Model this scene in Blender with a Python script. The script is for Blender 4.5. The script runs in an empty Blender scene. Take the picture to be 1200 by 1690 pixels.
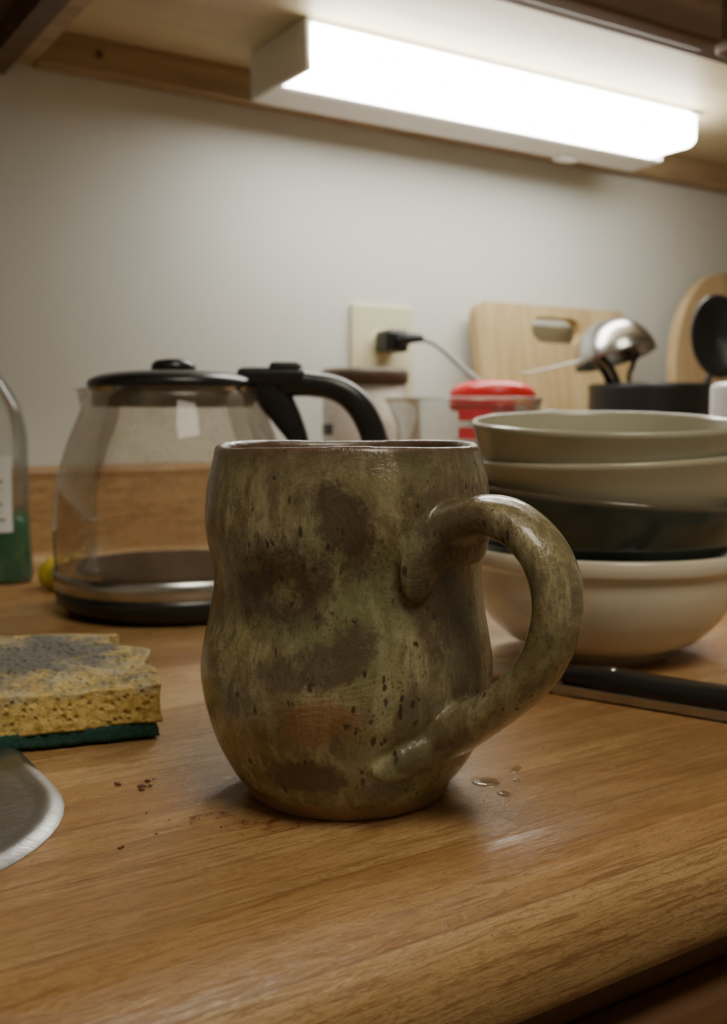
import bpy, bmesh, math, random
from mathutils import Vector, Matrix, noise
random.seed(7)
HD = math.radians(32.8)           # camera heading, clockwise from +Y (wall normal)
RZ = -HD
CH, SH = math.cos(HD), math.sin(HD)
def W(r, d, z=0.0):
    """lateral / forward distance from the viewpoint's foot -> world"""
    return Vector((d*SH + r*CH, d*CH - r*SH, z))

# ------------------------------------------------------------------ materials
class NT:
    def __init__(s, name):
        s.m = bpy.data.materials.new(name); s.m.use_nodes = True
        s.t = s.m.node_tree; s.n = s.t.nodes; s.l = s.t.links
        s.b = s.n['Principled BSDF']; s.out = s.n['Material Output']
        s._oc = None
    def oc(s):
        if s._oc is None: s._oc = s.n.new('ShaderNodeTexCoord').outputs['Object']
        return s._oc
    def put(s, sock, v):
        if isinstance(v, bpy.types.NodeSocket): s.l.new(v, sock)
        elif v is not None: sock.default_value = v
    def mapv(s, scale=(1,1,1), loc=(0,0,0), vec=None, rot=(0,0,0)):
        n = s.n.new('ShaderNodeMapping'); s.put(n.inputs['Vector'], vec or s.oc())
        n.inputs['Scale'].default_value = scale; n.inputs['Location'].default_value = loc
        n.inputs['Rotation'].default_value = rot
        return n.outputs[0]
    def noise(s, scale, vec=None, detail=4, rough=.5, dist=0.0):
        n = s.n.new('ShaderNodeTexNoise'); s.put(n.inputs['Vector'], vec or s.oc())
        n.inputs['Scale'].default_value = scale; n.inputs['Detail'].default_value = detail
        n.inputs['Roughness'].default_value = rough; n.inputs['Distortion'].default_value = dist
        return n.outputs['Fac']
    def voro(s, scale, vec=None, out='Distance'):
        n = s.n.new('ShaderNodeTexVoronoi'); s.put(n.inputs['Vector'], vec or s.oc())
        n.inputs['Scale'].default_value = scale
        return n.outputs[out]
    def white(s, vec):
        n = s.n.new('ShaderNodeTexWhiteNoise'); n.noise_dimensions = '3D'; s.put(n.inputs['Vector'], vec)
        return n.outputs['Value']
    def rng(s, v, a, b, c=0.0, d=1.0):
        n = s.n.new('ShaderNodeMapRange'); n.interpolation_type = 'SMOOTHSTEP'
        s.put(n.inputs[0], v)
        for i, x in enumerate((a, b, c, d)): n.inputs[i+1].default_value = x
        return n.outputs[0]
    def math(s, op, a, b=0.0, clamp=False):
        n = s.n.new('ShaderNodeMath'); n.operation = op; n.use_clamp = clamp
        s.put(n.inputs[0], a); s.put(n.inputs[1], b); return n.outputs[0]
    def mix(s, f, a, b, mode='MIX'):
        n = s.n.new('ShaderNodeMix'); n.data_type = 'RGBA'; n.blend_type = mode
        s.put(n.inputs[0], f)
        s.put(n.inputs[6], a if not isinstance(a, tuple) else (*a, 1))
        s.put(n.inputs[7], b if not isinstance(b, tuple) else (*b, 1))
        return n.outputs[2]
    def sep(s, vec=None):
        n = s.n.new('ShaderNodeSeparateXYZ'); s.put(n.inputs[0], vec or s.oc()); return n.outputs
    def comb(s, x, y, z):
        n = s.n.new('ShaderNodeCombineXYZ')
        s.put(n.inputs[0], x); s.put(n.inputs[1], y); s.put(n.inputs[2], z); return n.outputs[0]
    def bump(s, h, strength=.3, dist=.001):
        n = s.n.new('ShaderNodeBump'); n.inputs['Strength'].default_value = strength
        n.inputs['Distance'].default_value = dist; s.put(n.inputs['Height'], h)
        s.l.new(n.outputs[0], s.b.inputs['Normal']); return n
    def set(s, **k):
        names = dict(color='Base Color', rough='Roughness', metal='Metallic', trans='Transmission Weight',
                     ior='IOR', coat='Coat Weight', spec='Specular IOR Level', sss='Subsurface Weight', alpha='Alpha')
        for a, v in k.items():
            if isinstance(v, tuple): v = (*v, 1)
            s.put(s.b.inputs[names[a]], v)
        return s

def simple(name, col, rough=.5, metal=0.0, var=.12, nscale=40, bump=0.0, bscale=200, **k):
    t = NT(name)
    f = t.noise(nscale)
    dark = tuple(c*(1-var) for c in col); lite = tuple(min(1, c*(1+var)) for c in col)
    t.set(color=t.mix(f, dark, lite), rough=rough, metal=metal, **k)
    if bump: t.bump(t.noise(bscale), bump)
    return t.m

def thin_glass(name, tint=(.97, .98, .97), dirt=0.0, dcol=(.55, .45, .32), refl=.55):
    t = NT(name)
    tr = t.n.new('ShaderNodeBsdfTransparent'); tr.inputs[0].default_value = (*tint, 1)
    gl = t.n.new('ShaderNodeBsdfGlossy'); gl.inputs['Roughness'].default_value = .03
    df = t.n.new('ShaderNodeBsdfDiffuse'); df.inputs[0].default_value = (*dcol, 1)
    fr = t.n.new('ShaderNodeFresnel'); fr.inputs[0].default_value = 1.5
    mx = t.n.new('ShaderNodeMixShader'); t.l.new(t.math('MULTIPLY', fr.outputs[0], refl), mx.inputs[0])
    t.l.new(tr.outputs[0], mx.inputs[1]); t.l.new(gl.outputs[0], mx.inputs[2])
    m2 = t.n.new('ShaderNodeMixShader')
    f = t.rng(t.noise(35, detail=8, rough=.7), .4, .8, dirt*.35, dirt)
    sp = t.math('MULTIPLY', t.rng(t.voro(160), .22, .12), dirt)
    f = t.math('MAXIMUM', f, sp)
    t.l.new(f, m2.inputs[0]); t.l.new(mx.outputs[0], m2.inputs[1]); t.l.new(df.outputs[0], m2.inputs[2])
    t.l.new(m2.outputs[0], t.out.inputs[0])
    return t.m

def counter_mat():
    t = NT('laminate_butcher_block')
    x, y, z = t.sep()
    v = t.math('ADD', y, z)
    uv = t.comb(x, v, 0.0)
    RW, BL = .034, .38
    vr = t.math('DIVIDE', t.math('ADD', v, 10.013), RW)
    row = t.math('FLOOR', vr)
    off = t.math('MULTIPLY', t.white(t.comb(row, 3.3, 1.7)), BL)
    xr = t.math('DIVIDE', t.math('ADD', t.math('ADD', x, 20.0), off), BL)
    col = t.math('FLOOR', xr)
    rnd = t.white(t.comb(row, col, 5.1)); rnd2 = t.white(t.comb(col, row, 9.7))
    fv = t.math('FRACT', vr); fx = t.math('FRACT', xr)
    ev = t.math('MINIMUM', fv, t.math('SUBTRACT', 1.0, fv))
    ex = t.math('MINIMUM', fx, t.math('SUBTRACT', 1.0, fx))
    seam = t.math('MAXIMUM', t.rng(ev, .022, .004), t.math('MULTIPLY', t.rng(ex, .0022, .0006), .7))
    shift = t.comb(t.math('MULTIPLY', rnd, 7.0), t.math('MULTIPLY', rnd2, 3.0), rnd)
    va = t.n.new('ShaderNodeVectorMath'); va.operation = 'ADD'; t.l.new(uv, va.inputs[0]); t.l.new(shift, va.inputs[1])
    u2 = va.outputs[0]
    g1 = t.noise(1, t.mapv((6, 55, 1), vec=u2), 6, .62, .8)
    g2 = t.noise(1, t.mapv((40, 600, 1), vec=u2), 5, .68, 1.0)
    g3 = t.noise(1, t.mapv((4, 12, 1), vec=uv), 3)
    g4 = t.noise(1, t.mapv((130, 420, 1), vec=u2), 4, .7, 2.5)
    c = t.mix(t.rng(g1, .3, .7), (.29, .150, .050), (.43, .250, .100))
    c2 = t.mix(t.rng(g1, .3, .7), (.46, .29, .125), (.57, .38, .18))
    c = t.mix(t.rng(rnd, .1, .95, 0, .85), c, c2)
    c = t.mix(t.rng(rnd2, .65, 1, 0, .6), c, (.34, .145, .042))
    c = t.mix(t.rng(g2, .46, .64, 0, .68), c, (.19, .085, .026))
    c = t.mix(t.rng(g4, .50, .62, 0, .50), c, (.20, .095, .030))
    c = t.mix(t.rng(g3, .50, .76, 0, .5), c, (.28, .12, .036))
    c = t.mix(t.math('MULTIPLY', seam, .5), c, (.14, .06, .02))
    smudge = t.noise(14, detail=6, rough=.65)
    t.set(color=c, rough=t.math('ADD', t.rng(g2, .2, .8, .24, .34), t.rng(smudge, .45, .7, 0, .14)), coat=0.08)
    t.b.inputs['Coat Roughness'].default_value = .15
    t.bump(t.math('ADD', g4, t.math('MULTIPLY', g2, .5)), .45, .0006)
    return t.m

def mug_mat():
    t = NT('mottled_stoneware_glaze')
    warp = t.noise(70, detail=6, rough=.65)
    big = t.noise(34, detail=7, rough=.68, dist=.7)
    streak = t.noise(1, t.mapv((190, 190, 42)), 6, .7, .5)
    fine = t.noise(620, detail=4, rough=.75)
    med = t.noise(1, t.mapv((300, 300, 150)), 7, .8)
    c = t.mix(t.rng(big, .38, .62), (.125, .095, .052), (.245, .205, .100))
    c = t.mix(t.rng(streak, .44, .64, 0, .75), c, (.37, .32, .185))
    c = t.mix(t.rng(t.noise(24, t.mapv(loc=(.3, .2, .5)), 5), .50, .64, 0, .6), c, (.125, .150, .060))
    c = t.mix(t.rng(t.noise(26, t.mapv(loc=(1.3, .7, .5)), 6, .7), .54, .68, 0, .7), c, (.33, .31, .135))
    c = t.mix(t.rng(med, .51, .60, 0, .5), c, (.110, .075, .042))
    def blob(c, cx, cz, sx, sz, rot, col, amt, ring=False):
        v = t.mapv((1, 0, 1), (-cx, 0, -cz))
        v = t.mapv((1/sx, 0, 1/sz), vec=t.mapv((1, 1, 1), vec=v, rot=(0, rot, 0)))
        n = t.n.new('ShaderNodeVectorMath'); n.operation = 'LENGTH'; t.l.new(v, n.inputs[0])
        d = t.math('ADD', n.outputs['Value'], t.math('MULTIPLY', t.math('SUBTRACT', warp, .5), 2.6))
        if ring: d = t.math('MAXIMUM', d, t.math('SUBTRACT', 1.35, t.math('MULTIPLY', d, 1.3)))
        d = t.math('ADD', d, t.math('MULTIPLY', t.math('SUBTRACT', med, .5), 3.0))
        return t.mix(t.rng(d, 1.45, .7, 0, amt), c, col)
    BR = (.070, .044, .026)
    c = blob(c, .000, .0905, .0060, .0120, .6, BR, .92)
    c = blob(c, -.0165, .070, .0125, .0105, 0, BR, .92, True)
    c = blob(c, -.002, .052, .011, .0068, .5, BR, .85)
    c = blob(c, -.018, .046, .007, .005, 0, BR, .7)
    c = blob(c, -.013, .0165, .011, .0050, 0, BR, .92)
    c = blob(c, .028, .093, .010, .012, 0, BR, .7)
    c = blob(c, .026, .070, .008, .017, .2, BR, .8)
    c = blob(c, -.006, .034, .011, .006, 0, (.21, .095, .035), .7)
    c = blob(c, .021, .032, .009, .009, 0, BR, .7)
    c = blob(c, .010, .012, .007, .005, 0, BR, .6)
    def flecks(c, sx, sz, a, b, goff, ga, amt, col):
        jv = t.n.new('ShaderNodeVectorMath'); jv.operation = 'ADD'
        t.l.new(t.mapv((sx, sx, sz)), jv.inputs[0])
        nn = t.n.new('ShaderNodeTexNoise'); t.l.new(t.oc(), nn.inputs['Vector']); nn.inputs['Scale'].default_value = 180
        sc = t.n.new('ShaderNodeVectorMath'); sc.operation = 'SCALE'; t.l.new(nn.outputs['Color'], sc.inputs[0]); sc.inputs['Scale'].default_value = .9
        t.l.new(sc.outputs[0], jv.inputs[1])
        vor = t.voro(1, jv.outputs[0]); gate = t.noise(60, t.mapv(loc=goff))
        return t.mix(t.math('MULTIPLY', t.math('MULTIPLY', t.rng(vor, a, b), t.rng(gate, ga, ga+.05)), amt), c, col)
    c = flecks(c, 330, 150, .28, .16, (1, 2, 3), .55, .9, (.032, .014, .010))
    c = flecks(c, 220, 125, .22, .12, (4, 1, 3), .58, .9, (.036, .015, .010))
    c = flecks(c, 600, 420, .28, .18, (2, 5, 1), .52, .6, (.055, .030, .018))
    c = t.mix(t.rng(fine, .56, .68, 0, .35), c, (.060, .044, .026))
    x, y, z = t.sep()
    zz = t.math('ADD', z, t.math('MULTIPLY', t.math('SUBTRACT', warp, .5), .006))
    c = t.mix(t.rng(zz, .099, .1085, 0, .55), c, (.085, .058, .038))
    rim = t.rng(zz, .1075, .1105)
    c = t.mix(t.math('MULTIPLY', rim, .8), c, (.11, .056, .040))
    foot = t.rng(zz, .0058, .0046)
    c = t.mix(foot, c, t.mix(fine, (.19, .105, .05), (.33, .20, .11)))
    t.set(color=c, rough=t.math('ADD', t.math('MULTIPLY', foot, .5), t.rng(fine, .3, .8, .12, .30)), coat=.35)
    t.b.inputs['Coat Roughness'].default_value = .05
    t.bump(t.math('ADD', t.math('MULTIPLY', big, 1.6), t.math('ADD', t.math('MULTIPLY', fine, .12), t.math('MULTIPLY', streak, .5))), .75, .0012)
    return t.m

def emis(name, col, s):
    t = NT(name); t.set(color=(.9, .9, .9), rough=.5)
    t.b.inputs['Emission Color'].default_value = (*col, 1)
    t.b.inputs['Emission Strength'].default_value = s
    return t.m

M = {}
M['counter'] = counter_mat()
M['mug'] = mug_mat()
def wall_mat():
    t = NT('painted_wall')
    f = t.noise(4); s = t.noise(9, detail=8, rough=.7)
    c = t.mix(f, (.655, .670, .620), (.690, .705, .655))
    c = t.mix(t.rng(s, .60, .75, 0, .25), c, (.58, .57, .50))
    c = t.mix(t.math('MULTIPLY', t.rng(t.voro(9), .020, .012), .5), c, (.25, .20, .15))
    t.set(color=c, rough=.62); t.bump(t.noise(60), .14); return t.m
M['wall'] = wall_mat()
M['wall_other'] = simple('painted_wall_warm', (.60, .57, .49), .8, var=.03, nscale=4)
M['ceil'] = simple('ceiling_paint', (.8, .78, .72), .9, var=.02, nscale=3)
M['floor'] = simple('floor_vinyl', (.28, .20, .13), .5, var=.2, nscale=6)
def woodmat(name, a, b, sc=(8, 60, 60), rough=.5):
    t = NT(name)
    g = t.noise(1, t.mapv(sc), 6, .6, .8)
    g2 = t.noise(1, t.mapv(tuple(4*q for q in sc)), 4)
    c = t.mix(t.rng(g, .3, .7), a, b); c = t.mix(t.rng(g2, .5, .8, 0, .3), c, tuple(.6*q for q in a))
    t.set(color=c, rough=rough); t.bump(g2, .1, .0005); return t.m
M['cab_under'] = woodmat('cabinet_melamine', (.50, .42, .25), (.60, .51, .32), (3, 30, 30))
M['cab_frame'] = woodmat('cabinet_frame_oak', (.32, .225, .12), (.44, .325, .19), (5, 60, 60))
M['cab_dark'] = woodmat('cabinet_dark_wood', (.085, .045, .025), (.14, .08, .045), (5, 60, 60))
M['cab_low'] = woodmat('base_cabinet_wood', (.13, .06, .025), (.22, .11, .05), (5, 60, 60))
M['board'] = woodmat('bamboo_board', (.44, .31, .145), (.62, .47, .25), (60, 60, 5))
M['board2'] = woodmat('maple_board', (.46, .32, .16), (.58, .43, .24), (60, 60, 5))
M['housing'] = simple('white_enamel_metal', (.80, .80, .77), .35, var=.03)
M['lens'] = emis('lit_acrylic_diffuser', (1, .98, .90), 29)
M['black'] = simple('black_plastic', (.010, .010, .011), .30, var=.2, bump=.05)
M['blackmat'] = simple('black_enamel', (.010, .010, .011), .4)
M['steel'] = simple('brushed_steel', (.46, .46, .46), .26, 1.0, var=.1, nscale=120)
def sink_mat():
    t = NT('stainless_sink')
    a = t.noise(300, detail=3); b = t.noise(1, t.mapv((40, 900, 40)), 4); n = t.noise(25, detail=6)
    t.set(color=t.mix(n, (.36, .36, .355), (.50, .50, .49)), metal=1.0, rough=t.rng(b, .3, .7, .36, .5))
    t.bump(t.math('ADD', a, b), .3, .0004); return t.m
M['sinksteel'] = sink_mat()
M['outlet'] = simple('almond_plastic', (.72, .69, .45), .4, var=.02)
M['slot'] = simple('outlet_slot_dark', (.03, .03, .03), .6)
M['glass'] = thin_glass('carafe_glass', (.95, .93, .885), .30, (.46, .36, .24), .6)
M['glass2'] = thin_glass('measuring_cup_glass', (.93, .95, .94), .20, (.62, .64, .64), .8)
M['coffee'] = simple('coffee_residue', (.026, .013, .007), .5, spec=.04)
M['red'] = simple('red_plastic', (.62, .018, .022), .35)
M['redink'] = simple('red_print', (.62, .05, .07), .5)
M['bowl_beige'] = simple('beige_glaze', (.40, .36, .25), .22, var=.05, nscale=30, coat=.2)
M['bowl_grey'] = simple('pale_olive_glaze', (.38, .36, .265), .22, var=.05, nscale=30, coat=.2)
M['bowl_white'] = simple('ivory_glaze', (.60, .54, .42), .2, var=.04, nscale=20, coat=.2)
def dark_bowl():
    t = NT('dark_teal_glaze')
    n = t.noise(25, detail=6)
    c = t.mix(t.rng(n, .35, .65), (.020, .032, .028), (.052, .064, .052))
    x, y, z = t.sep()
    c = t.mix(t.rng(z, .0475, .0495), c, (.09, .07, .045))
    t.set(color=c, rough=.16, coat=.2); return t.m
M['bowl_dark'] = dark_bowl()
M['can'] = simple('cream_canister', (.30, .25, .20), .5, var=.04)
M['canlid'] = simple('taupe_lid', (.10, .07, .05), .4)
M['label_dark'] = simple('dark_label_print', (.05, .045, .04), .5)
M['white'] = simple('white_plastic', (.75, .75, .77), .35, var=.02)
M['blue'] = simple('blue_label', (.03, .07, .28), .35)
M['label'] = simple('white_label_paper', (.68, .70, .70), .45, var=.02)
M['mark'] = simple('faded_level_mark', (.50, .48, .42), .5, var=.02)
M['ink'] = simple('grey_label_ink', (.15, .17, .18), .5)
M['softplastic'] = thin_glass('clear_bottle_plastic', (.96, .975, .97), .12, (.6, .64, .62), .8)
def green_soap():
    t = NT('green_dish_soap'); n = t.noise(12)
    t.set(color=t.mix(n, (.002, .17, .04), (.004, .23, .06)), rough=.15); return t.m
M['green'] = green_soap()
def sponge_mat():
    t = NT('cellulose_sponge')
    x, y, z = t.sep()
    n = t.noise(60, detail=7, rough=.65); f = t.noise(450, detail=5, rough=.7)
    c = t.mix(t.rng(f, .3, .7), (.42, .28, .065), (.70, .52, .18))
    top = t.rng(z, .0150, .0185)
    gen = t.math('MULTIPLY', top, t.rng(t.noise(110, detail=5), .4, .65, 0, .75))
    c = t.mix(gen, c, (.40, .36, .26))
    gx = t.math('ADD', x, .058); gy = t.math('SUBTRACT', y, .048)
    dd = t.math('SQRT', t.math('ADD', t.math('MULTIPLY', t.math('MULTIPLY', gx, gx), .40), t.math('MULTIPLY', gy, gy)))
    dd = t.math('ADD', dd, t.math('MULTIPLY', t.math('SUBTRACT', n, .5), .15))
    k = t.math('MULTIPLY', t.rng(dd, .058, .014), top)
    c = t.mix(t.math('MULTIPLY', k, .95), c, t.mix(f, (.035, .040, .042), (.20, .20, .185)))
    pore = t.rng(t.voro(330), .0, .42)
    c = t.mix(pore, t.mix(.5, c, (.10, .055, .01)), c)
    t.set(color=c, rough=.9); t.bump(t.math('ADD', f, pore), .9, .0012); return t.m
M['sponge'] = sponge_mat()
def scrub():
    t = NT('green_scouring_pad'); f = t.noise(700, detail=5, rough=.8)
    t.set(color=t.mix(t.rng(f, .3, .7), (.005, .035, .025), (.015, .10, .07)), rough=.8); t.bump(f, 1, .001); return t.m
M['scrub'] = scrub()
M['yellow'] = simple('yellow_rubber', (.62, .50, .05), .5)
M['crumb'] = simple('coffee_ground_crumb', (.12, .042, .017), .6)
def stainmat(name, col, a, lo=.50, hi=.66, sc=160):
    t = NT(name)
    d = t.noise(sc, detail=6, rough=.7)
    t.set(color=col, rough=.4)
    t.put(t.b.inputs['Alpha'], t.rng(d, lo, hi, 0, a)); return t.m
M['stain'] = stainmat('dried_coffee_stain', (.22, .065, .02), .65)
def water():
    t = NT('water_drops')
    t.set(color=(.30, .17, .07), rough=.04, coat=1.0)
    t.put(t.b.inputs['Alpha'], .55); return t.m
M['water'] = water()
M['cord'] = simple('grey_cord', (.42, .42, .42), .4)

# ------------------------------------------------------------------ mesh helpers
def obj_from(name, verts, faces, mat=None, smooth=False, parent=None, loc=None, rot=None):
    me = bpy.data.meshes.new(name); me.from_pydata([tuple(v) for v in verts], [], faces); me.update()
    ob = bpy.data.objects.new(name, me); bpy.context.scene.collection.objects.link(ob)
    if mat: me.materials.append(mat)
    if smooth: me.polygons.foreach_set('use_smooth', [True]*len(me.polygons))
    if parent: ob.parent = parent
    if loc is not None: ob.location = loc
    if rot is not None: ob.rotation_euler = rot
    return ob
def fixn(ob):
    bm = bmesh.new(); bm.from_mesh(ob.data); bmesh.ops.remove_doubles(bm, verts=bm.verts, dist=1e-6)
    bmesh.ops.recalc_face_normals(bm, faces=bm.faces); bm.to_mesh(ob.data); bm.free(); return ob
def empty(name, loc=(0,0,0), rz=0.0):
    e = bpy.data.objects.new(name, None); e.empty_display_size = .02
    e.location = loc; e.rotation_euler = (0, 0, rz); bpy.context.scene.collection.objects.link(e); return e
def box(name, a, b, mat, parent=None, bev=0.0, seg=3, rot=None, loc=None):
    bm = bmesh.new(); bmesh.ops.create_cube(bm, size=1)
    for v in bm.verts:
        v.co = Vector([a[i] + (v.co[i]+.5)*(b[i]-a[i]) for i in range(3)])
    if bev: bmesh.ops.bevel(bm, geom=bm.edges[:], offset=bev, segments=seg, affect='EDGES', profile=.5)
    me = bpy.data.meshes.new(name); bm.to_mesh(me); bm.free(); me.materials.append(mat)
    ob = bpy.data.objects.new(name, me); bpy.context.scene.collection.objects.link(ob)
    if bev:
        me.polygons.foreach_set('use_smooth', [True]*len(me.polygons))
        m = ob.modifiers.new('wn', 'WEIGHTED_NORMAL'); m.keep_sharp = True
    if parent: ob.parent = parent
    if rot is not None: ob.rotation_euler = rot
    if loc is not None: ob.location = loc
    return ob
def catmull(pts, n):
    P = [Vector(p) for p in pts]; P = [2*P[0]-P[1]] + P + [2*P[-1]-P[-2]]; out = []
    for i in range(1, len(P)-2):
        for k in range(n):
            t = k/n; a, b, c, d = P[i-1], P[i], P[i+1], P[i+2]
            out.append(.5*((2*b) + (c-a)*t + (2*a-5*b+4*c-d)*t*t + (3*b-a-3*c+d)*t**3))
    out.append(P[-2]); return out
def lathe(name, prof, mat, segs=72, parent=None, sm=0, scale=(1, 1), loc=None, rot=None, closed=False, fn=None):
    if sm: prof = [(v.x, v.y) for v in catmull([(a, b, 0) for a, b in prof], sm)]
    vs, fs = [], []
    n = len(prof)
    for (r, z) in prof:
        r = max(r, 1e-5)
        for k in range(segs):
            a = 2*math.pi*k/segs
            p = Vector((r*math.cos(a)*scale[0], r*math.sin(a)*scale[1], z))
            if fn: p = fn(p, a)
            vs.append(p)
    m = n if closed else n-1
    for i in range(m):
        j = (i+1) % n
        for k in range(segs):
            l = (k+1) % segs
            fs.append((i*segs+k, i*segs+l, j*segs+l, j*segs+k))
    ob = obj_from(name, vs, fs, mat, True, parent, loc, rot)
    return fixn(ob) and ob
def shell(prof, t):
    """closed thin-wall profile from an outer (r,z) open profile going bottom centre -> rim"""
    pts = [Vector((a, b)) for a, b in prof]; inn = []
    for i, p in enumerate(pts):
        q = pts[min(i+1, len(pts)-1)] - pts[max(i-1, 0)]
        nrm = Vector((-q.y, q.x)).normalized()
        inn.append((max(p.x + nrm.x*t, 0), p.y + nrm.y*t))
    mid = ((prof[-1][0]+inn[-1][0])/2, prof[-1][1] + t*.45)
    return [tuple(p) for p in pts] + [mid] + inn[::-1]
def sm2(prof, n): return [(v.x, v.y) for v in catmull([(a, b, 0) for a, b in prof], n)]
def sweep(name, path, wid, thk, up, mat, parent=None, n=8, segs=16, power=2.0, loc=None, rot=None):
    P = catmull(path, n); N = len(P)
    def itp(a, i):
        if not isinstance(a, (list, tuple)): return a
        f = i/(N-1)*(len(a)-1); k = min(int(f), len(a)-2); return a[k] + (a[k+1]-a[k])*(f-k)
    vs, fs = [], []; up = Vector(up).normalized()
    for i, p in enumerate(P):
        t = (P[min(i+1, N-1)] - P[max(i-1, 0)]).normalized()
        s = t.cross(up).normalized(); b = s.cross(t).normalized()
        w, h = itp(wid, i)/2, itp(thk, i)/2
        for k in range(segs):
            a = 2*math.pi*k/segs; c, q = math.cos(a), math.sin(a)
            e = 2/power
            vs.append(p + b*w*math.copysign(abs(c)**e, c) + s*h*math.copysign(abs(q)**e, q))
    for i in range(N-1):
        for k in range(segs):
            l = (k+1) % segs
            fs.append((i*segs+k, i*segs+l, (i+1)*segs+l, (i+1)*segs+k))
    fs.append(tuple(range(segs))[::-1]); fs.append(tuple((N-1)*segs+k for k in range(segs)))
    ob = obj_from(name, vs, fs, mat, True, parent, loc, rot); fixn(ob); return ob
def rrect(x0, y0, x1, y1, r, n=8):
    out = []
    for cx, cy, a0 in ((x1-r, y1-r, 0), (x0+r, y1-r, 90), (x0+r, y0+r, 180), (x1-r, y0+r, 270)):
        for k in range(n+1):
            a = math.radians(a0 + 90*k/n); out.append((cx+r*math.cos(a), cy+r*math.sin(a)))
    return out
def loops(name, rings, mat, cap0=False, cap1=False, parent=None, smooth=True, close=False, loc=None, rot=None):
    n = len(rings[0]); vs = [v for r in rings for v in r]; fs = []
    R = len(rings)
    for i in range(R if close else R-1):
        j = (i+1) % R
        for k in range(n):
            l = (k+1) % n; fs.append((i*n+k, i*n+l, j*n+l, j*n+k))
    if cap0: fs.append(tuple(range(n))[::-1])
    if cap1: fs.append(tuple((R-1)*n+k for k in range(n)))
    return fixn(obj_from(name, vs, fs, mat, smooth, parent, loc, rot))

# ------------------------------------------------------------------ room shell
WY = .85; XL, XR, YB = -1.3, 1.9, -2.2; ZF, ZC = -.9, 1.5
box('wall_back', (XL-.1, WY, ZF), (XR+.1, WY+.1, ZC), M['wall'])
box('wall_left', (XL-.1, YB, ZF), (XL, WY, ZC), M['wall_other'])
box('wall_right', (XR, YB, ZF), (XR+.1, WY, ZC), M['wall_other'])
box('wall_front', (XL-.1, YB-.1, ZF), (XR+.1, YB, ZC), M['wall_other'])
box('floor', (XL-.1, YB-.1, ZF-.1), (XR+.1, WY+.1, ZF), M['floor'])
box('ceiling', (XL-.1, YB-.1, ZC), (XR+.1, WY+.1, ZC+.1), M['ceil'])

# ------------------------------------------------------------------ countertop (rounded nose, sink cut-out, backsplash)
TH = .040; Y0 = .190
def prisms(name, items):
    vs, fs = [], []
    for poly, x0, x1 in items:
        b = len(vs); n = len(poly)
        for x in (x0, x1):
            for (y, z) in poly: vs.append((x, y, z))
        for k in range(n):
            l = (k+1) % n; fs.append((b+k, b+l, b+n+l, b+n+k))
        fs.append(tuple(b+k for k in range(n))[::-1]); fs.append(tuple(b+n+k for k in range(n)))
    return obj_from(name, vs, fs, M['counter'])
nose = [(.30, 0)]
for k in range(25):
    a = math.pi/2 + (math.pi/2)*k/24
    nose.append((Y0+.026 + .026*math.cos(a), -.020 + .020*math.sin(a)))
nose += [(Y0+.001, -.034), (Y0+.004, -.039), (Y0+.009, -TH), (.30, -TH)]
Z = lambda y0, y1: [(y0, 0), (y1, 0), (y1, -TH), (y0, -TH)]
ct = prisms('kitchen_countertop', [(nose, XL, XR), (Z(.30, .66), .066, XR), (Z(.30, .66), XL, -.47), (Z(.66, .848), XL, XR)])
for p in ct.data.polygons:
    if p.center.y < .218 and len(p.vertices) == 4: p.use_smooth = True
bs = [(.848, .080), (.836, .080), (.8325, .0785), (.831, .075)] + [(.831-.012*(1-math.cos(math.pi/2*k/8)), .012-.012*math.sin(math.pi/2*k/8)+.0001) for k in range(9)] + [(.848, .0001)]
bk = prisms('backsplash', [(bs, XL, XR)])
for p in bk.data.polygons:
    if p.center.z < .013 and len(p.vertices) == 4 and p.center.y < .84: p.use_smooth = True
bc = empty('base_cabinet', (0, 0, 0))
box('carcass', (XL, .235, ZF+.08), (XR, WY-.002, -.27), M['cab_low'], bc)
box('face_rail', (XL, .225, -.075), (XR, .245, -TH-.001), M['cab_low'], bc)
box('carcass_right', (.10, .235, -.275), (XR, WY-.002, -TH-.001), M['cab_low'], bc)
for i, x in enumerate((-1.25, -.80, -.35, .10, .55, 1.0, 1.45)):
    box('drawer_front_%d' % i, (x+.008, .210, -.20), (x+.432, .226, -.070), M['cab_low'], bc, .005)
    box('cabinet_door_%d' % i, (x+.008, .210, -.80), (x+.432, .226, -.215), M['cab_low'], bc, .005)
box('toe_kick', (XL, .30, ZF), (XR, .32, ZF+.085), M['cab_dark'], bc)

# ------------------------------------------------------------------ upper cabinets
uc = empty('upper_cabinet', (0, 0, 0))
CX0 = .222
box('bottom_panel', (CX0, .56, .420), (XR-.001, WY-.001, .438), M['cab_under'], uc)
box('hanging_rail', (CX0+.014, WY-.020, .394), (XR-.001, WY-.001, .420), M['cab_frame'], uc, .001)
box('side_panel', (CX0-.004, .545, .396), (CX0+.014, WY-.001, 1.15), M['cab_frame'], uc, .001)
box('face_frame', (CX0-.004, .530, .396), (XR-.001, .552, 1.15), M['cab_dark'], uc, .001)
for i in range(4):
    x = CX0 + .01 + i*.42
    if x + .40 < XR: box('door_%d' % i, (x, .508, .388), (x+.405, .529, 1.14), M['cab_dark'], uc, .004)
box('top_panel', (CX0, .56, 1.13), (XR-.001, WY-.001, 1.15), M['cab_under'], uc)
for i, (x) in enumerate((.284, .93)):
    lathe('screw_head_%d' % i, [(0, .0015), (.003, .001), (.0034, 0)], M['cab_dark'], 16, uc, loc=(x, WY-.020, .408), rot=(math.pi/2, 0, 0))
uc2 = empty('corner_cabinet', (0, 0, 0))
box('bottom_panel', (XL+.001, .53, .402), (CX0-.010, WY-.001, .42), M['cab_dark'], uc2)
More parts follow.
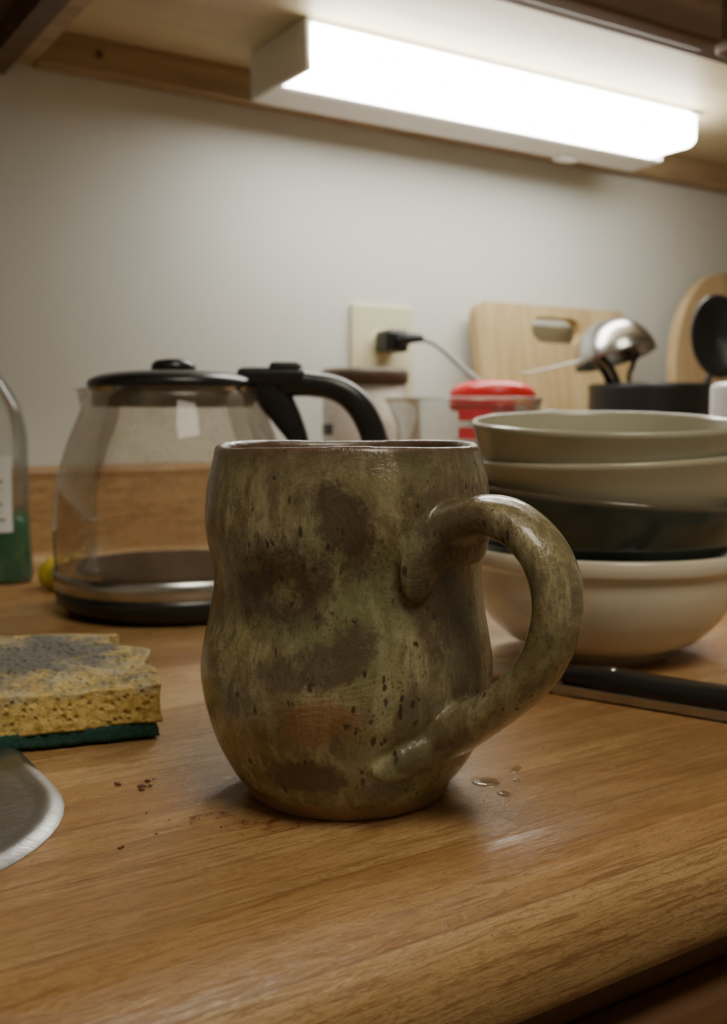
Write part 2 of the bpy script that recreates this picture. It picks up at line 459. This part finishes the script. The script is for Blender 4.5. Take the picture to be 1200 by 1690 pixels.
box('front', (XL+.001, .508, .392), (CX0-.010, .528, 1.15), M['cab_dark'], uc2, .003)
box('side', (CX0-.024, .53, .385), (CX0-.008, WY-.001, 1.15), M['cab_dark'], uc2)

# ------------------------------------------------------------------ under-cabinet fluorescent fixture
lf = empty('under_cabinet_light', (0, 0, 0))
x0, x1 = .402, .850
yf, yb, zb, zt = .698, .793, .382, .4195
box('backplate', (x0, yf+.002, zt-.004), (x1, yb, zt), M['housing'], lf, .001)
YL = .748
rr = [[(x, YL, zb+.0005), (x, YL+.004, zb-.001), (x, yb-.003, zb-.002), (x, yb, zb+.001), (x, yb, zt-.003), (x, YL, zt-.003)] for x in (x0, x1-.003)]
loops('rear_channel', rr, M['housing'], True, True, lf, False)
box('end_cap_left', (x0-.003, yf+.001, zb-.001), (x0+.002, yb-.001, zt), M['housing'], lf, .0012)
ring = [(yf, zt-.004), (yf, zb+.008), (yf+.003, zb+.004), (yf+.009, zb+.001), (YL-.0005, zb+.0008), (YL-.0005, zt-.004)]
rings = []
for x, s in ((x0+.0022, 1), (x1-.022, 1), (x1-.004, .62), (x1-.003, .55)):
    cy, cz = YL-.0005, zt-.004
    rings.append([(x, cy+(y-cy)*(1 if s == 1 else (.86 if s > .6 else .8)), cz+(z-cz)*(1 if s == 1 else s+.2)) for y, z in ring])
loops('diffuser_lens', rings, M['lens'], True, True, lf, False)
box('pull_switch', (.735, .778, zb-.006), (.757, .790, zb-.001), M['housing'], lf, .0015)

# ------------------------------------------------------------------ room ceiling light (fluorescent box)
cl = empty('ceiling_light_box', (.15, -.55, ZC))
box('frame', (-.36, -.36, -.06), (.36, .36, -.001), M['housing'], cl, .008)
box('acrylic_panel', (-.33, -.33, -.075), (.33, .33, -.0605), emis('ceiling_lamp_diffuser', (1, .92, .74), 14), cl, .004)

# ------------------------------------------------------------------ MUG
def make_mug():
    out = [(.0310, .0), (.0322, .0015), (.0335, .004), (.0378, .0095), (.0425, .0185), (.0450, .0290), (.0455, .037), (.0455, .0440), (.0448, .052),
           (.0435, .0600), (.0427, .0680), (.0432, .0770), (.0442, .0850), (.0443, .0910), (.0433, .1000), (.0419, .1060), (.0412, .1100)]
    o = sm2(out, 5)
    inn = [(max(r-.0038, 0), z) for r, z in o if z > .006]
    prof = [(0, .0012), (.027, .0012), (.0285, 0)] + o + [(.0403, .1112), (.0388, .1112)] + inn[::-1][1:] + [(.026, .0058), (0, .0055)]
    dents = [(-2.9, .069, .35, .010, -.0013), (-2.2, .062, .36, .009, -.0019), (-1.25, .075, .32, .010, -.0017), (-.95, .058, .3, .009, -.0014),
             (-1.6, .034, .5, .010, .0010), (-2.6, .085, .4, .010, .0009), (-.15, .092, .35, .012, .0006), (-2.95, .04, .4, .012, .0006), (0.0, .04, .5, .012, .0004),
             (-.9, .018, .3, .006, -.0014), (-1.9, .094, .28, .009, -.0013), (-1.50, .052, .22, .007, .0010), (-1.2, .008, .25, .004, .0012), (-2.35, .019, .3, .008, -.0013),
             (-1.75, .075, .22, .008, .0009), (-2.6, .045, .25, .009, .0008), (-1.15, .100, .25, .006, .0008), (-1.35, .022, .22, .006, -.0009)]
    def fn(p, a):
        rr = math.hypot(p.x, p.y)
        if rr < .02: return p
        aa = (a + math.pi) % (2*math.pi) - math.pi
        off = 0
        for (ta, tz, sa, sz, amp) in dents:
            da = (aa - ta + math.pi) % (2*math.pi) - math.pi
            off += amp*math.exp(-(da/sa)**2 - ((p.z-tz)/sz)**2)
        if .004 < p.z: off += .0010*noise.noise(Vector((p.x*50, p.y*50, p.z*65)))
        z = p.z + (.0003*math.sin(aa*1.0+.4)+.0004*math.sin(3*aa))*max(0, (p.z-.09)/.02)
        return Vector((p.x*(1+off/rr), p.y*(1+off/rr), z))
    body = lathe('body', prof, M['mug'], 144, fn=fn)
    A = -math.radians(42)
    u = Vector((math.cos(A), math.sin(A), 0)); tang = Vector((-math.sin(A), math.cos(A), 0))
    path = [(.0385, .0815), (.0450, .0885), (.0555, .0918), (.0655, .0885), (.0733, .0810), (.0768, .0708), (.0755, .0595), (.0703, .0490), (.0615, .0400), (.0515, .0325), (.0405, .0250)]
    P = [u*a + Vector((0, 0, b)) for a, b in path]
    h = sweep('handle', P, [.034, .0265, .0205, .0182, .018, .018, .018, .018, .0190, .023, .030], [.018, .0135, .0115, .0112, .0112, .0112, .0112, .0110, .0112, .0125, .014], tang, M['mug'], n=8, segs=24, power=2.4)
    bm = bmesh.new()
    for ob in (body, h): bm.from_mesh(ob.data)
    # finger-smeared clay at the joints: (z, tangential offset toward the viewer's left, half-width, half-height, depth)
    for (za, ta, sx, sz, dp) in ((.0805, .013, .008, .013, .0026), (.024, .010, .014, .006, .0040), (.0205, .018, .011, .0048, .0030), (.0285, -.009, .007, .006, .0040)):
        al = A - ta/.043
        uu = Vector((math.cos(al), math.sin(al), 0)); tt = Vector((-math.sin(al), math.cos(al), 0))
        rad = .0425 if za < .022 else .0430
        c = uu*rad + Vector((0, 0, za))
        g = bmesh.ops.create_icosphere(bm, subdivisions=4, radius=1)
        for v in g['verts']:
            q = v.co.copy(); v.co = c + uu*q.x*dp + tt*q.y*sx + Vector((0, 0, q.z*sz + q.y*sz*.35))
    me = bpy.data.meshes.new('coffee_mug'); bm.to_mesh(me); bm.free(); me.materials.append(M['mug'])
    for ob in (body, h): bpy.data.objects.remove(ob)
    ob = bpy.data.objects.new('coffee_mug', me); bpy.context.scene.collection.objects.link(ob)
    r = ob.modifiers.new('r', 'REMESH'); r.mode = 'VOXEL'; r.voxel_size = .0007; r.use_smooth_shade = True
    s = ob.modifiers.new('s', 'SMOOTH'); s.iterations = 12; s.factor = .5
    ob.location = W(-.0052, .3265, 0); ob.rotation_euler = (0, 0, RZ); ob.scale = (1.01, 1.01, 1.0)
    return ob
make_mug()

# ------------------------------------------------------------------ BOWLS
BOWL = [(0, .003), (.026, .003), (.027, .0), (.031, .0), (.0325, .004), (.046, .008), (.0560, .018), (.0615, .032), (.0642, .042), (.0668, .050)]
def bowl(name, z, mat, tilt_r=0, tilt_f=0, prof=BOWL, sc=1.0, dr=0, dd=0):
    p = shell(prof[:5] + sm2(prof[5:], 4), .0026)
    p = [(a*sc, b) for a, b in p]
    ob = lathe(name, p, mat, 96)
    ob.location = W(.121+dr, .519+dd, z); ob.rotation_mode = 'XYZ'
    ob.matrix_world = Matrix.Translation(ob.location) @ Matrix.Rotation(RZ, 4, 'Z') @ Matrix.Rotation(tilt_r, 4, 'Y') @ Matrix.Rotation(tilt_f, 4, 'X')
    return ob
WB = [(0, .003), (.028, .003), (.029, .0), (.033, .0), (.0345, .005), (.048, .010), (.0585, .021), (.0640, .034), (.0658, .0455), (.0682, .0475), (.0690, .0515), (.0685, .0545)]
bowl('cereal_bowl', 0, M['bowl_white'], prof=WB)
DB = [(0, .003), (.026, .003), (.027, .0), (.031, .0), (.0325, .004), (.046, .008), (.0575, .018), (.0640, .032), (.0672, .042), (.0690, .050)]
bowl('cereal_bowl.001', .0320, M['bowl_dark'], math.radians(4.0), math.radians(1.0), prof=DB, dr=-.003)
bowl('cereal_bowl.002', .0502, M['bowl_beige'], math.radians(-2.3), math.radians(1.5), sc=.995, dr=.0025)
bowl('cereal_bowl.003', .0670, M['bowl_grey'], math.radians(-.3), math.radians(4.5), sc=.99, dr=-.0005, dd=.0015)

# ------------------------------------------------------------------ CARAFE
cf = empty('glass_coffee_carafe', W(-.118, .645, 0), RZ)
lathe('base_cup', [(0, .001), (.060, .0), (.068, .002), (.0735, .008), (.0748, .0155), (.073, .0158), (0, .0158)], M['black'], 96, cf)
lathe('steel_band', [(.0735, .0156), (.0750, .0160), (.0750, .0262), (.0738, .0268)], M['steel'], 96, cf)
gp = sm2([(.0730, .020), (.0745, .032), (.0748, .048), (.0742, .062), (.0715, .083), (.0650, .104), (.0575, .122), (.0535, .133), (.0545, .1375)], 6)
def spout(p, a):
    k = math.exp(-((a-math.pi)/.16)**2)*max(0, (p.z-.122)/.015)
    return Vector((p.x - .009*k, p.y, p.z))
lathe('glass_body', gp, M['glass'], 120, cf, fn=spout)
lathe('coffee_residue', [(0, .0270), (.050, .0272), (.066, .0275), (.0700, .0272), (.070, .021), (0, .021)], M['coffee'], 96, cf)
lathe('lid', [(0, .134), (.048, .134), (.0515, .1365), (.0525, .140), (.0515, .1425), (.044, .1455), (.030, .1475), (0, .148)], M['black'], 96, cf)
lathe('lid_collar', [(.049, .126), (.050, .128), (.050, .136), (.046, .136), (.046, .126)], M['black'], 64, cf, closed=True)
lathe('lid_knob', [(0, .147), (.014, .1475), (.0135, .152), (.011, .1545), (0, .156)], M['black'], 48, cf)
box('hinge_block', (.040, -.012, .138), (.082, .012, .1500), M['black'], cf, .004)
box('thumb_lever', (.060, -.010, .147), (.080, .010, .1535), M['black'], cf, .003)
sweep('handle_bracket', [(.052, 0, .143), (.062, 0, .132), (.071, 0, .118), (.078, 0, .104), (.079, 0, .092)], [.022, .020, .018, .016, .014], [.018, .022, .018, .012, .006], (0, 1, 0), M['black'], cf, power=3)
sweep('handle_grip', [(.066, 0, .141), (.084, 0, .1400), (.101, 0, .137), (.114, 0, .128), (.1225, 0, .113), (.127, 0, .095), (.127, 0, .072), (.1215, 0, .052), (.113, 0, .046)], [.022, .022, .023, .024, .024, .024, .023, .021, .018], [.018, .0155, .0155, .017, .017, .016, .014, .011, .008], (0, 1, 0), M['black'], cf, power=3)
sweep('handle_lower_strap', [(.0735, 0, .030), (.079, 0, .033), (.095, 0, .037), (.112, 0, .047)], .012, .004, (0, 1, 0), M['steel'], cf, power=3)
def curved_patch(name, Rr, a0, a1, z0, z1, mat, parent, scale=(1, 1), n=14, radf=None, nz=1):
    vs, fs = [], []
    for j in range(nz+1):
        z = z0+(z1-z0)*j/nz
        r = radf(z) if radf else Rr
        for k in range(n+1):
            a = math.radians(a0+(a1-a0)*k/n); vs.append((r*math.cos(a)*scale[0], r*math.sin(a)*scale[1], z))
    for j in range(nz):
        for k in range(n): fs.append((j*(n+1)+k, j*(n+1)+k+1, (j+1)*(n+1)+k+1, (j+1)*(n+1)+k))
    return obj_from(name, vs, fs, mat, True, parent)
def gr(z):
    for i in range(len(gp)-1):
        if gp[i][1] <= z <= gp[i+1][1]:
            f = (z-gp[i][1])/(gp[i+1][1]-gp[i][1]); return gp[i][0]+f*(gp[i+1][0]-gp[i][0]) + .0003
    return .074
for i, z in enumerate((.045, .062)):
    curved_patch('level_mark_%d' % i, 0, -120, -113, z, z+.0006, M['mark'], cf, radf=gr)
    curved_patch('level_tick_%d' % i, 0, -124, -123, z-.0006, z+.0012, M['mark'], cf, radf=gr)

# ------------------------------------------------------------------ DISH SOAP BOTTLE
sb = empty('dish_soap_bottle', W(-.278, .745, 0), RZ)
bp = sm2([(.034, .0), (.0365, .004), (.036, .02), (.0345, .05), (.0350, .085), (.0345, .108), (.030, .128), (.020, .146), (.012, .158), (.011, .165)], 4)
lathe('bottle_shell', bp, M['softplastic'], 64, sb, scale=(1, .65))
def br_(z):
    for i in range(len(bp)-1):
        if bp[i][1] <= z <= bp[i+1][1]:
            f = (z-bp[i][1])/(bp[i+1][1]-bp[i][1]); return bp[i][0]+f*(bp[i+1][0]-bp[i][0])
    return .034
lathe('green_liquid', [(0, .001)] + [(br_(z)-.0008, z) for z in (.002, .008, .02, .03, .04, .049)] + [(0, .049)], M['green'], 48, sb, scale=(1, .64))
curved_patch('label_paper', 0, -150, -38, .038, .092, M['label'], sb, (1, .65), radf=lambda z: br_(z)+.0005, nz=8)
for i in range(7):
    curved_patch('label_line_%d' % i, 0, -82 , -48-(i*7) % 11, .046+i*.0055, .0478+i*.0055, M['ink'], sb, (1, .65), radf=lambda z: br_(z)+.0009)
lathe('cap', [(0, .190), (.008, .190), (.010, .185), (.011, .169), (.015, .167), (.015, .158), (0, .158)], M['white'], 32, sb)

ys = lathe('yellow_scrubber', [(0, 0), (.014, .0), (.019, .006), (.018, .014), (.011, .020), (0, .021)], M['yellow'], 32, sm=3, fn=lambda p, a: p*(1+.10*math.sin(5*a)))
ys.location = W(-.208, .72, 0)

# ------------------------------------------------------------------ SPONGE
def sponge():
    root = empty('kitchen_sponge', W(-.0755, .374, .0012), RZ + math.radians(19.7))
    def grid(name, L, D, z0, z1, step, mat, pore, off):
        nx, ny, nz = int(L/step), int(D/step), max(2, int((z1-z0)/step))
        idx = {}; vs = []; fs = []
        def vid(i, j, k):
            key = (i, j, k)
            if key not in idx: idx[key] = len(vs); vs.append(Vector((-L*i/nx, D*j/ny, z0+(z1-z0)*k/nz)))
            return idx[key]
        for i in range(nx):
            for j in range(ny):
                fs.append((vid(i, j, nz), vid(i, j+1, nz), vid(i+1, j+1, nz), vid(i+1, j, nz)))
                fs.append((vid(i, j, 0), vid(i+1, j, 0), vid(i+1, j+1, 0), vid(i, j+1, 0)))
        for i in range(nx):
            for k in range(nz):
                fs.append((vid(i, 0, k), vid(i, 0, k+1), vid(i+1, 0, k+1), vid(i+1, 0, k)))
                fs.append((vid(i, ny, k), vid(i+1, ny, k), vid(i+1, ny, k+1), vid(i, ny, k+1)))
        for j in range(ny):
            for k in range(nz):
                fs.append((vid(0, j, k), vid(0, j+1, k), vid(0, j+1, k+1), vid(0, j, k+1)))
                fs.append((vid(nx, j, k), vid(nx, j, k+1), vid(nx, j+1, k+1), vid(nx, j+1, k)))
        out = []
        for v in vs:
            x, y, z = v
            top = (z-z0)/(z1-z0)
            tear = 0.0
            t = y/D
            tear += .0035*noise.noise(Vector((z*60, y*60, off)))
            if off: tear += .011*max(0, min(1, (t-.48)/.10)) - .006*max(0, min(1, (t-.9)/.1))
            wgt = max(0, 1+x/(L*.35)) if x > -L*.35 else 0
            nx_ = x - tear*wgt
            q = Vector((x*70, y*70, z*70+off))
            w = Vector((noise.noise(q), noise.noise(q+Vector((9, 3, 1))), noise.noise(q+Vector((2, 7, 5)))))
            p = Vector((nx_, y, z)) + w*(.0013 if pore else .0007)
            if pore:
                dd, pts = noise.voronoi(Vector((x, y, z))*260)
                nrm = Vector((0, 0, 0))
                if z >= z1-1e-6: nrm.z = 1
                if y <= 1e-6: nrm.y = -1
                if y >= D-1e-6: nrm.y = 1
                if x >= -1e-6: nrm.x = 1
                if nrm.length: nrm.normalize()
                pit = max(0, .42-dd[0])/.42
                p -= nrm*pit*.0015
                if top > 0:
                    p.z += top*(.0022*noise.noise(Vector((x*40, y*40, 3))) + .002*math.sin(math.pi*min(1, max(0, t))) + .0042*t)
            else:
                p += Vector((random.uniform(-1, 1), random.uniform(-1, 1), random.uniform(-.5, 1)))*.0004
            p.z = max(p.z, 0 if not pore else z0-.001)
            out.append(p)
        obj_from(name, out, fs, mat, True, root)
    grid('scouring_pad', .115, .088, 0, .0055, .0012, M['scrub'], False, 0)
    grid('sponge_foam', .113, .086, .0055, .0195, .00085, M['sponge'], True, 1)
sponge()

# ------------------------------------------------------------------ SINK
sk = empty('kitchen_sink', (0, 0, 0))
def zr(pts, z): return [(x, y, z) for x, y in pts]
S = (-.50, .263, .0915, .690)
def ins(i, r): return rrect(S[0]+i, S[1]+i, S[2]-i, S[3]-i, r, 12)
loops('rim_and_basin', [zr(ins(0, .062), 0.0002), zr(ins(.0010, .061), .0012), zr(ins(.0035, .0585), .0024), zr(ins(.0055, .0565), .0026), zr(ins(.0075, .0545), .0018), zr(ins(.010, .052), .0014), zr(ins(.026, .038), .0010), zr(ins(.032, .034), -.001),
      zr(ins(.035, .032), -.006), zr(ins(.045, .030), -.150), zr(ins(.060, .030), -.168), zr(ins(.12, .03), -.172)], M['sinksteel'], False, True, sk)
lathe('drain', [(0, 0), (.02, .001), (.040, .002), (.044, 0)], M['steel'], 32, sk, loc=(-.2, .476, -.172))

# ------------------------------------------------------------------ KNIFE
kdir = (Vector((.1447, .401)) - Vector((.0875, .442))).normalized()
ka = math.atan2(kdir.y, kdir.x) + RZ
kn = empty('kitchen_knife', W(.0895, .4415, 0), ka)
hp = [(0, 0, .0075), (.02, 0, .0078), (.05, 0, .0072), (.085, 0, .0075), (.112, -.001, .0078)]
sweep('handle_upper_scale', hp, [.014, .018, .0185, .018, .020], [.0075, .010, .010, .010, .010], (0, 1, 0), M['black'], kn, power=3)
box('tang', (-.004, -.0092, .0010), (.108, -.0078, .0050), M['steel'], kn, .0004)
bl = [(-.002, -.009), (-.030, -.010), (-.090, -.010), (-.130, -.002), (-.150, .010), (-.110, .011), (-.002, .011)]
loops('blade', [[(x, y, .0042) for x, y in bl], [(x, y, .0060) for x, y in bl]], M['steel'], True, True, kn, False)
lathe('rivet', [(0, .0008), (.002, .0006), (.0024, 0)], M['steel'], 16, kn, loc=(.02, 0, .0128))

# ------------------------------------------------------------------ OUTLET + PLUG + CORD
ol = empty('wall_outlet', (.567, WY, .171))
box('cover_plate', (-.036, -.006, -.058), (.036, -.0002, .058), M['outlet'], ol, .0025)
for s in (1, -1):
    lathe('receptacle_%d' % (s > 0), [(0, .0015), (.0155, .0015), (.017, 0)], M['outlet'], 32, ol, loc=(0, -.006, .0205*s), rot=(math.pi/2, 0, 0), scale=(1, .85))
    for dx in (-.006, .006):
        box('slot', (dx-.001, -.0079, .0205*s-.002), (dx+.001, -.0070, .0205*s+.006), M['slot'], ol)
pc = empty('appliance_plug', (.567, WY-.0078, .1925))
box('plug_body', (-.013, -.026, -.011), (.013, -.0002, .011), M['black'], pc, .005)
sweep('strain_relief', [(.0, -.024, 0), (.008, -.034, 0.002), (.018, -.040, .002)], [.013, .010, .007], [.013, .010, .007], (0, 0, 1), M['black'], pc)
sweep('cord', [(.016, -.039, .002), (.030, -.045, -.004), (.048, -.052, -.020), (.066, -.060, -.036), (.088, -.062, -.046), (.120, -.058, -.056), (.150, -.058, -.085), (.165, -.060, -.130), (.17, -.065, -.180)], .0055, .0055, (0, 1, .1), M['cord'], pc)

# ------------------------------------------------------------------ CANISTER
cn = empty('coffee_canister', W(.001, .925, 0), RZ)
lathe('body', [(0, 0), (.036, 0), (.0375, .002), (.0375, .148), (0, .148)], M['can'], 64, cn)
lathe('lid', [(.0375, .149), (.0390, .150), (.0395, .157), (.0390, .1605), (.036, .1625), (.034, .1600), (0, .1600)], M['canlid'], 64, cn)
curved_patch('label_panel', .0378, -178, -134, .060, .125, M['label'], cn)
for i, (z0, z1, a1) in enumerate(((.104, .114, -137), (.092, .098, -143), (.078, .088, -138), (.066, .072, -142))):
    curved_patch('label_print_%d' % i, .0380, -170, a1, z0, z1, M['label_dark'], cn)

# ------------------------------------------------------------------ MEASURING CUP with red lid resting in it
mc = empty('glass_measuring_cup', W(.085, .850, 0), RZ)
mp = sm2([(.046, .0), (.050, .004), (.0535, .05), (.0575, .10), (.0600, .128), (.0612, .134)], 3)
def lip(p, a):
    k = math.exp(-((a-math.pi)/.25)**2)*max(0, (p.z-.115)/.02); return Vector((p.x-.007*k, p.y, p.z))
lathe('glass_wall', [(0, .001)] + mp, M['glass2'], 72, mc, fn=lip)
lathe('glass_rim', [(.0605, .1335), (.0622, .1345), (.0608, .1355), (.0598, .1345)], M['glass2'], 72, mc, closed=True, fn=lip)
sweep('glass_handle', [(.059, 0, .122), (.070, 0, .124), (.080, 0, .114), (.082, 0, .085), (.078, 0, .055), (.070, 0, .042), (.053, 0, .042)], .012, .006, (0, 1, 0), M['glass2'], mc)
for i, (z, a0, a1) in enumerate(((.122, -102, -78), (.108, -102, -86), (.094, -102, -78))):
    curved_patch('measure_mark_%d' % i, 0, a0, a1, z-.005, z+.004, M['redink'], mc, radf=lambda z: .0540+ (z-.05)*.083)
rl = lathe('red_plastic_lid', shell(sm2([(0, 0), (.022, .0012), (.031, .0045), (.0350, .010), (.0355, .022)], 4), .0016), M['red'], 56)
rl.matrix_world = Matrix.Translation(W(.106, .850, .1485)) @ Matrix.Rotation(RZ, 4, 'Z') @ Matrix.Rotation(math.radians(181), 4, 'Y') @ Matrix.Rotation(math.radians(5), 4, 'X')

# ------------------------------------------------------------------ CUTTING BOARD with slot
def slab_hole(name, outer, hole, th, mat, loc, rot):
    bm = bmesh.new()
    def mk(pts): 
        vs = [bm.verts.new((x, 0, z)) for x, z in pts]
        return [bm.edges.new((vs[i], vs[(i+1) % len(vs)])) for i in range(len(vs))]
    e = mk(outer) + (mk(hole) if hole else [])
    bmesh.ops.triangle_fill(bm, edges=e, use_beauty=True, use_dissolve=False)
    r = bmesh.ops.extrude_face_region(bm, geom=bm.faces[:])
    for v in [g for g in r['geom'] if isinstance(g, bmesh.types.BMVert)]: v.co.y += th
    bmesh.ops.recalc_face_normals(bm, faces=bm.faces)
    me = bpy.data.meshes.new(name); bm.to_mesh(me); bm.free(); me.materials.append(mat)
    ob = bpy.data.objects.new(name, me); bpy.context.scene.collection.objects.link(ob)
    b = ob.modifiers.new('b', 'BEVEL'); b.width = .002; b.segments = 2; b.limit_method = 'ANGLE'
    ob.location = loc; ob.rotation_euler = rot; return ob
slab_hole('cutting_board', rrect(-.108, 0, .108, .238, .014), rrect(-.036, .198, .036, .226, .0135), .014, M['board'], (.775, .790, .0022), (math.radians(-8.5), 0, 0))
ov = [(.108*math.cos(a), .147+.147*math.sin(a)) for a in [2*math.pi*k/64 for k in range(64)]]
slab_hole('round_cutting_board', ov, None, .014, M['board2'], (1.052, .783, .0022), (math.radians(-8), 0, 0))

# ------------------------------------------------------------------ UTENSIL HOLDER
uh = empty('utensil_holder', W(.2766, 1.0, 0), RZ)
lathe('crock', shell([(0, 0), (.054, 0), (.057, .003), (.058, .08), (.0585, .145), (.0592, .150)], .003), M['blackmat'], 72, uh)
ld = empty('steel_ladle', W(.2766, 1.0, 0), RZ)
lathe('ladle_bowl', shell(sm2([(0, 0), (.016, .003), (.029, .012), (.037, .026), (.0395, .038)], 4), .0012), M['steel'], 56, ld, loc=(-.046, -.005, .2115), rot=(math.radians(170), math.radians(-14), 0))
sweep('ladle_stem', [(-.014, -.005, .181), (-.018, 0, .168), (-.020, .002, .150), (-.005, .005, .080), (.010, .005, .012)], [.010, .012, .010, .008, .008], .004, (0, 1, 0), M['black'], ld)
sp = empty('steel_spoon', W(.2766, 1.0, 0), RZ)
sweep('spoon_handle', [(-.130, -.022, .160), (-.100, -.022, .166), (-.075, -.022, .172), (-.054, -.022, .172), (-.040, -.022, .150), (-.030, -.022, .1), (-.024, -.022, .012)], [.008, .006, .005, .005, .005, .005, .005], .002, (0, 1, 0), M['steel'], sp)
wh = empty('black_turner', W(.2766, 1.0, 0), RZ)
sweep('turner_neck', [(-.062, -.010, .182), (-.050, -.008, .172), (-.036, -.004, .150), (-.02, 0, .08), (-.012, 0, .012)], [.030, .030, .022, .010, .008], [.010, .014, .014, .008, .006], (.4, 1, 0), M['black'], wh)
bs_ = empty('black_serving_spoon', W(.2766, 1.0, 0), RZ)
lathe('spoon_bowl', [(0, -.004), (.012, -.003), (.022, .001), (.029, .006), (.0275, .0068), (.020, .0035), (0, 0)], M['black'], 48, bs_, scale=(1, 1.4), loc=(.062, 0, .196), rot=(math.radians(82), 0, math.radians(8)))
sweep('spoon_stem', [(.062, .003, .168), (.054, .003, .150), (.040, .003, .10), (.022, .003, .012)], [.012, .010, .009, .009], .006, (0, 1, 0), M['black'], bs_)

# ------------------------------------------------------------------ WHITE BOTTLE on the right
wb = empty('white_cleaner_bottle', W(.252, .645, 0), RZ)
lathe('bottle', [(0, 0), (.031, 0), (.034, .003), (.0345, .02), (.0345, .137), (.0338, .1395), (.031, .141), (.014, .142), (.012, .148), (0, .148)], M['white'], 64, wb)
curved_patch('blue_label', .0348, -175, -5, .072, .098, M['blue'], wb, n=30)
lathe('cap', [(.015, .148), (.015, .166), (.012, .168), (0, .168)], M['blue'], 32, wb)

# ------------------------------------------------------------------ crumbs, stain, water
def crumbs():
    bm = bmesh.new()
    cl = [(W(-.0695, .325), .005, 9, .0008), (W(-.079, .327), .003, 3, .0007), (W(-.067, .276), .0015, 2, .0008), (W(-.055, .30), .02, 6, .0004), (W(.078, .37), .02, 4, .0004)]
    for c, sp, n, s in cl:
        for _ in range(n):
            p = c + Vector((random.gauss(0, sp*.5), random.gauss(0, sp*.5), 0)); q = s*random.uniform(.4, 1.2)
            g = bmesh.ops.create_icosphere(bm, subdivisions=1, radius=q)
            for v in g['verts']:
                v.co = Vector((v.co.x*random.uniform(.7, 1.5), v.co.y*random.uniform(.7, 1.5), v.co.z*.6)) + Vector((p.x, p.y, q*.45))
    me = bpy.data.meshes.new('coffee_crumbs'); bm.to_mesh(me); bm.free(); me.materials.append(M['crumb'])
    ob = bpy.data.objects.new('coffee_crumbs', me); bpy.context.scene.collection.objects.link(ob)
crumbs()
def blobdisc(rx, ry, h, seed):
    vs, fs = [], []; n = 40
    for j, (s, z) in enumerate(((1, .0001), (.96, h*.5), (.85, h*.85), (.5, h))):
        for k in range(n):
            a = 2*math.pi*k/n
            w = 1+.28*noise.noise(Vector((math.cos(a)*1.3, math.sin(a)*1.3, seed)))+.12*noise.noise(Vector((math.cos(a)*4, math.sin(a)*4, seed)))
            vs.append((rx*s*w*math.cos(a), ry*s*w*math.sin(a), z))
    for j in range(3):
        for k in range(n):
            l = (k+1) % n; fs.append((j*n+k, j*n+l, (j+1)*n+l, (j+1)*n+k))
    fs.append(tuple(3*n+k for k in range(n)))
    return vs, fs
wroot = empty('water_spill', (0, 0, 0))
for i, (r, d, rx, ry) in enumerate(((.0405, .328, .0048, .0042), (.0445, .318, .002, .0028), (.0515, .3405, .0042, .0016), (.0505, .330, .0012, .0012))):
    v, f = blobdisc(rx, ry, .0006, i*3.3)
    obj_from('water_drop_%d' % i, v, f, M['water'], True, wroot, W(r, d, 0), (0, 0, RZ+i*.5))
v, f = blobdisc(.018, .012, .00012, 5)
obj_from('coffee_stain', v, f, M['stain'], True, None, W(-.036, .297, .0001), (0, 0, RZ))

# ------------------------------------------------------------------ camera
cam = bpy.data.cameras.new('camera'); co = bpy.data.objects.new('camera', cam)
bpy.context.scene.collection.objects.link(co)
cam.sensor_fit = 'VERTICAL'; cam.sensor_height = 36; cam.lens = 36*1700/1690
cam.clip_start = .01
co.location = (0, 0, .119); co.rotation_euler = (math.radians(90-5.21), 0, RZ)
cam.dof.use_dof = True; cam.dof.focus_distance = .295; cam.dof.aperture_fstop = 14
bpy.context.scene.camera = co
w = bpy.data.worlds.new('world'); bpy.context.scene.world = w; w.use_nodes = True
w.node_tree.nodes['Background'].inputs[0].default_value = (1, .9, .8, 1)
w.node_tree.nodes['Background'].inputs[1].default_value = .05
